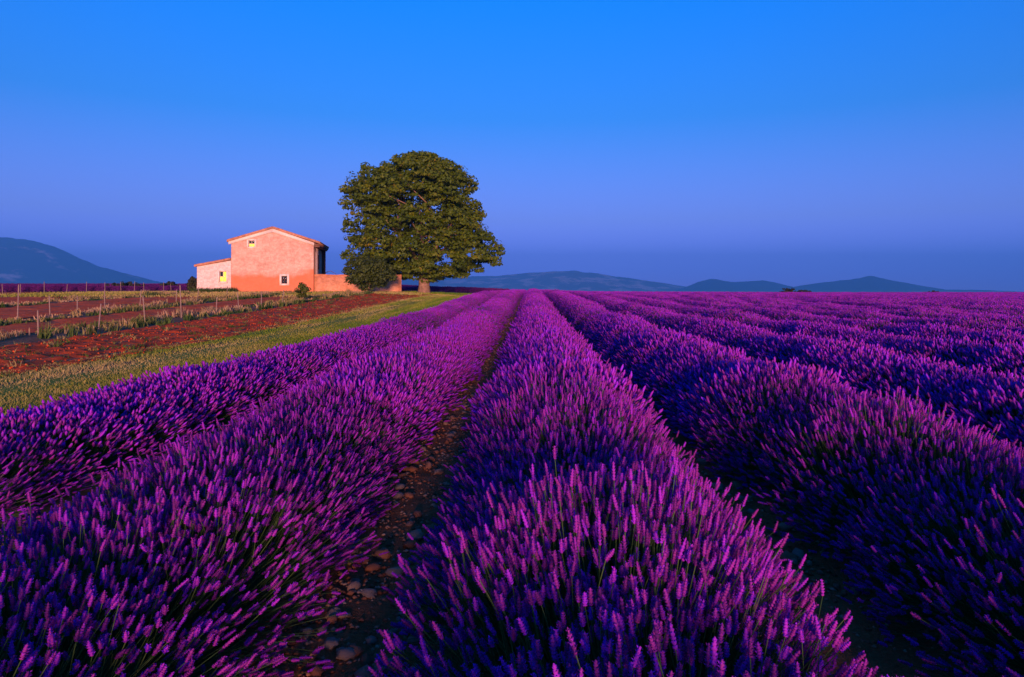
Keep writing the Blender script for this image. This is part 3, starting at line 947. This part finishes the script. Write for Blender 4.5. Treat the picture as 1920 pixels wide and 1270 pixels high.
# ------------------------------------------------------------------ house
HA = rad(-11.0)                                         # the gable turns towards the lavender
def house_frame(name, lx, ly, label, cat):
    ox, oy = -21.9, 58.0
    r = HA * -1
    x = ox + lx * math.cos(r) - ly * math.sin(r)
    y = oy + lx * math.sin(r) + ly * math.cos(r)
    o = obj(name, None, loc=(x, y, .97), rz=r)
    return tag(o, label, cat)
W2, EH, PH, DP = 3.32, 4.42, 5.5, 7.2
hs = house_frame('farmhouse', 0, 0, 'old pink stone farmhouse with low gable and clay tile roof', 'house')
def wall_with_holes(name, poly_top, x0, x1, holes, th, m, parent, zb=-.6):
    """front wall round its openings, one skin with reveals; poly_top gives the top edge height at x"""
    xs_ = sorted(set([x0, x1] + [h[0] for h in holes] + [h[1] for h in holes] + [0.0 if x0 < 0 < x1 else x0]))
    b = MB()
    def quad(*p): b.add(p, [(0, 1, 2, 3)])
    for a, c in zip(xs_[:-1], xs_[1:]):
        mid = (a + c) / 2
        hh = [h for h in holes if h[0] - 1e-6 < mid < h[1] + 1e-6]
        spans = [((zb, zb), (poly_top(a), poly_top(c)))]
        if hh:
            h = hh[0]
            spans = [((zb, zb), (h[2], h[2])), ((h[3], h[3]), (poly_top(a), poly_top(c)))]
            quad((a, 0, h[2]), (c, 0, h[2]), (c, th, h[2]), (a, th, h[2]))
            quad((a, th, h[3]), (c, th, h[3]), (c, 0, h[3]), (a, 0, h[3]))
        for (la, lc), (ta, tc_) in spans:
            quad((a, 0, la), (c, 0, lc), (c, 0, tc_), (a, 0, ta))
            quad((c, th, lc), (a, th, la), (a, th, ta), (c, th, tc_))
        quad((a, 0, poly_top(a)), (c, 0, poly_top(c)), (c, th, poly_top(c)), (a, th, poly_top(a)))
    for h in holes:
        quad((h[0], 0, h[2]), (h[0], th, h[2]), (h[0], th, h[3]), (h[0], 0, h[3]))
        quad((h[1], th, h[2]), (h[1], 0, h[2]), (h[1], 0, h[3]), (h[1], th, h[3]))
    quad((x0, th, zb), (x0, 0, zb), (x0, 0, poly_top(x0)), (x0, th, poly_top(x0)))
    quad((x1, 0, zb), (x1, th, zb), (x1, th, poly_top(x1)), (x1, 0, poly_top(x1)))
    return obj(name, b.mesh(name, m), parent)
top = lambda x: PH - (PH - EH) * abs(x) / W2
wins = [(-1.95, -1.47, 3.98, 4.52, 'yellow'), (.70, 1.16, .88, 1.52, 'dark')]
wall_with_holes('wall', top, -W2, W2, [w[:4] for w in wins], .45, M['stonewall'], hs)
b = MB(); b.box(-W2, -W2 + .45, .45, DP, -.6, EH - .02); obj('wall', b.mesh('wall', M['limewash']), hs)
b = MB(); b.box(W2 - .45, W2, .45, DP, -.6, EH - .02); obj('wall', b.mesh('wall', M['limewash']), hs)
b = MB(); b.prism([(-W2 + .46, -.6), (W2 - .46, -.6), (W2 - .46, EH), (0, PH - .05), (-W2 + .46, EH)], DP - .45, DP); obj('wall', b.mesh('wall', M['limewash']), hs)
def window(parent, x0, x1, z0, z1, kind, border=.13):
    b = MB()
    b.box(x0 - border, x0, -.025, .03, z0 - border, z1 + border); b.box(x1, x1 + border, -.025, .03, z0 - border, z1 + border)
    b.box(x0, x1, -.025, .03, z1, z1 + border); b.box(x0, x1, -.045, .03, z0 - border, z0)
    w = obj('window', b.mesh('window', M['trim']), parent)
    b = MB()
    t = .035
    xm, zm = (x0 + x1) / 2, (z0 + z1) / 2
    for (a, c, d, e) in ((x0, x0 + t, z0, z1), (x1 - t, x1, z0, z1), (x0 + t, x1 - t, z0, z0 + t), (x0 + t, x1 - t, z1 - t, z1), (xm - .014, xm + .014, z0 + t, z1 - t), (x0 + t, xm - .014, zm - .014, zm + .014), (xm + .014, x1 - t, zm - .014, zm + .014)):
        b.box(a, c, .12, .17, d, e)
    obj('frame', b.mesh('frame', M['wood'] if kind == 'dark' else M['trim']), w)
    for ix in (0, 1):
        for iz in (0, 1):
            yellow = kind == 'yellow' and not (ix == 0 and iz == 1)
            if kind == 'low': yellow = (iz == 0)
            b = MB()
            b.box((x0 + t, xm + .014)[ix], (xm - .014, x1 - t)[ix], .14, .15, (z0 + t, zm + .014)[iz], (zm - .014, z1 - t)[iz])
            obj('pane', b.mesh('pane', M['yellow'] if yellow else M['glass']), w)
window(hs, *wins[0][:4], 'low')
window(hs, *wins[1][:4], 'dark', .16)
# roof: two slabs of tile with rounded tile courses, a pale verge under the gable edge, dark eaves on the shaded side
sl = math.atan2(PH - EH, W2)
def roof_part(parent, xa, za, xb, zb_, y0, y1, th, name='roof'):
    b = MB()
    b.prism([(xa, za), (xb, zb_), (xb, zb_ + th), (xa, za + th)], y0, y1)
    r = obj(name, b.mesh(name, M['tile']), parent)
    b = MB()
    nrow = int((y1 - y0) / .24)
    for i in range(nrow):
        yc = y0 + .1 + i * (y1 - y0 - .2) / (nrow - 1)
        nn = 9
        pts = [(xa + (xb - xa) * t, yc, za + (zb_ - za) * t + th + .01) for t in np.linspace(0, 1, nn)]
        b.tube(pts, [.10 + .012 * (j % 2) for j in range(nn)], 6)
    t = obj('tile_courses', b.mesh('tile_courses', M['tile']), r)
    t['kind'] = 'stuff'
    return r
ov = .32
ovr = .55
roof_part(hs, -W2 - ov, EH - ov * math.tan(sl) + .05, -.001, PH + .05, -.18, DP + .2, .09)
roof_part(hs, .001, PH + .05, W2 + ovr, EH - ovr * math.tan(sl) + .05, -.18, DP + .2, .09)
b = MB()
b.prism([(-W2 - .2, EH - .2 - .2 * math.tan(sl)), (0, PH - .26), (0, PH + .046), (-W2 - .2, EH - .2 * math.tan(sl) + .046)], -.09, -.003)
b.prism([(0, PH - .26), (W2 + .05, EH - .28), (W2 + .05, EH - .03), (0, PH + .046)], -.09, -.003)
obj('verge_band', b.mesh('verge_band', M['trim']), hs)
b = MB()
b.box(W2 + .003, W2 + ovr - .03, .02, DP, EH - .26, EH - .14)
for i in range(9): b.box(W2 + .003, W2 + ovr - .06, .1 + i * .8, .22 + i * .8, EH - .4, EH - .262)
obj('eaves', b.mesh('eaves', M['wood']), hs)
b = MB(); b.tube([(W2 + .07, .35, EH - .3), (W2 + .07, .35, -.2)], [.05, .05], 8); obj('downpipe', b.mesh('downpipe', M['wood']), hs)
b = MB(); b.box(W2 + .004, W2 + .06, 3.2, 3.9, 2.2, 3.5); obj('shutter', b.mesh('shutter', M['wood']), hs)
b = MB(); b.box(W2 + .004, W2 + .30, DP - .5, DP - .2, -.3, EH - .27); obj('post', b.mesh('post', M['wood']), hs)
b = MB(); b.tube([(W2 + .3, DP - .4, 2.0), (W2 + .8, DP - .4, 2.15), (W2 + 1.3, DP - .4, 1.85)], [.03, .025, .015], 5); obj('bracket', b.mesh('bracket', M['wood']), hs)

# lean-to
lt = house_frame('lean_to', -W2 - 1.36, .05, 'low pale lean-to with sloping tile roof against the farmhouse', 'outbuilding')
LW = 1.33
ltop = lambda x: 2.55 + .26 * x / LW
lw = (.42, .96, 1.02, 1.90)
wall_with_holes('wall', ltop, -LW, LW, [lw], .35, M['limewash'], lt)
b = MB(); b.box(-LW, -LW + .35, .35, 4.6, -.6, 2.27); b.box(-LW + .35, LW, 4.25, 4.6, -.6, 2.27); obj('wall', b.mesh('wall', M['limewash']), lt)
window(lt, *lw, 'yellow', .12)
roof_part(lt, -LW - .2, 2.27 - .0, LW - .01, 2.86, -.14, 4.8, .08)

# yard wall
yw = house_frame('yard_wall', W2 + 3.72, .25, 'low orange rendered yard wall joined to the farmhouse corner', 'wall')
b = MB()
nseg = 12
tops = [1.62 + .03 * math.sin(i * 1.7) - .02 * (i / nseg) for i in range(nseg + 1)]
YL = 3.70
ytop = lambda x: float(np.interp(x, np.linspace(-YL, YL, nseg + 1), tops))
YX = np.linspace(-YL, YL, nseg + 1)
V = [(x_, y_, z_) for x_ in YX for (y_, z_) in ((0, -.7), (0, ytop(x_)), (.4, ytop(x_)), (.4, -.7))]
b.add(V, [(4 * i + j, 4 * i + 4 + j, 4 * i + 4 + (j + 1) % 4, 4 * i + (j + 1) % 4) for i in range(nseg) for j in range(3)] + [(0, 1, 2, 3), (4 * nseg + 3, 4 * nseg + 2, 4 * nseg + 1, 4 * nseg)])
obj('wall', b.mesh('wall', M['ochre']), yw)
b = MB()
for i in range(nseg):
    a, c = -YL + 2 * YL * i / nseg, -YL + 2 * YL * (i + 1) / nseg
    b.prism([(a, tops[i] + .003), (c, tops[i + 1] + .003), (c, tops[i + 1] + .06), (a, tops[i] + .06)], -.04, .44)
obj('coping', b.mesh('coping', M['ochre']), yw)

# weeds at the foot of the walls
T = 420
per = 12
lx = g.uniform(-6.4, 11, T)
lx = np.where(g.uniform(0, 1, T) < .45, g.uniform(-6.4, -2.9, T), lx)
r = -HA
fx = -21.9 + lx * math.cos(r) + .35 * math.sin(r) - g.uniform(0, .5, T) * 0
fy = 58 + lx * math.sin(r) - g.uniform(.15, .6, T)
hw = np.where(lx < -2.9, g.uniform(.15, .5, T), g.uniform(.05, .22, T))
blades_obj('wall_foot_weeds', 'dark green weeds at the foot of the house walls', 'weeds', M['weed'], np.repeat(fx, per) + g.normal(0, .12, T * per), np.repeat(fy, per) + g.normal(0, .06, T * per),
           np.repeat(hw, per) * g.uniform(.5, 1.2, T * per), np.full(T * per, .03), np.clip(np.repeat(np.where(lx < -2.9, .1, .5), per) + g.normal(0, .15, T * per), 0, 1), g, lean=.4)

# ------------------------------------------------------------------ vineyard stakes
def stake_mesh(seed, h):
    g = np.random.default_rng(seed)
    b = MB()
    t = g.normal(0, .03, 2)
    b.tube([(0, 0, -.15), (0, 0, 0), (t[0] * .6, t[1] * .6, h * .55), (t[0], t[1], h - .05), (t[0], t[1], h)], [.022, .022, .02, .02, .012], 7)
    return b.mesh('vineyard_stake', M['stake'], False)
WHERE = {1: 'pale stake in the vine row beside the ploughed strip, %s from the shrub end', 2: 'pale stake in the second vine row from the ploughed strip, %s from the house end',
         3: 'thin far stake along the back of the vineyard, %s from the lean-to'}
stakes = []
for px, Y, h, row in ((72, 18.2, .72, 1), (185, 20.6, .78, 1), (272, 23.2, .95, 1), (340, 25.6, 1.25, 1), (405, 28.6, .7, 1), (448, 31, .8, 1), (490, 35, .75, 1), (530, 39.5, .7, 1),
                      (33, 24.5, 1.3, 2), (94, 26, .85, 2), (145, 27.5, .8, 2), (197, 29.5, .95, 2), (262, 32, .9, 2), (330, 35.5, .8, 2), (370, 38, .85, 2), (425, 42, .8, 2),
                      (83, 52, .95, 3), (125, 54, .75, 3), (162, 56, .95, 3), (197, 56, .9, 3), (227, 58, .95, 3), (252, 58, 1.0, 3), (270, 57, .9, 3), (307, 60, .95, 3), (321, 61, .8, 3), (368, 60, .7, 3), (38, 50, .8, 3), (5, 50, .8, 3)):
    xx = (px - 995) / 1280 * Y
    if row == 1: xx = -13.2 + random.uniform(-.2, .2)
    if row == 2: xx = -18.3 + random.uniform(-.3, .3)
    yy = abs(xx) * 1280 / (995 - px)
    stakes.append((row, xx, yy, px, h))
for row in (1, 2, 3):
    line = sorted([q for q in stakes if q[0] == row], key=lambda q: -q[3])
    for i, (_, xx, yy, px, h) in enumerate(line):
        o = obj('vineyard_stake', stake_mesh(int(px), h), loc=(xx, yy, gz(xx, yy)), rz=random.uniform(0, 6))
        o.rotation_euler.x = random.gauss(0, .03); o.rotation_euler.y = random.gauss(0, .03)
        tag(o, WHERE[row] % ORD[i], 'stake', 'wooden stakes of the vineyard')

# ------------------------------------------------------------------ haze
def haze():
    b = MB(); b.box(-11600, 11600, -70, 12600, -80, 640)
    m = bpy.data.materials.new('haze')
    m.use_nodes = True
    n, l = m.node_tree.nodes, m.node_tree.links
    n.clear()
    v = n.new('ShaderNodeVolumePrincipled')
    v.inputs['Color'].default_value = (.09, .43, 1.0, 1)
    v.inputs['Density'].default_value = 1.5e-4
    out = n.new('ShaderNodeOutputMaterial')
    l.new(v.outputs[0], out.inputs['Volume'])
    o = obj('haze', b.mesh('haze', m))
    o['kind'] = 'stuff'
    o['label'] = 'blue evening haze over the plateau and hills'
    o['category'] = 'haze'
haze()
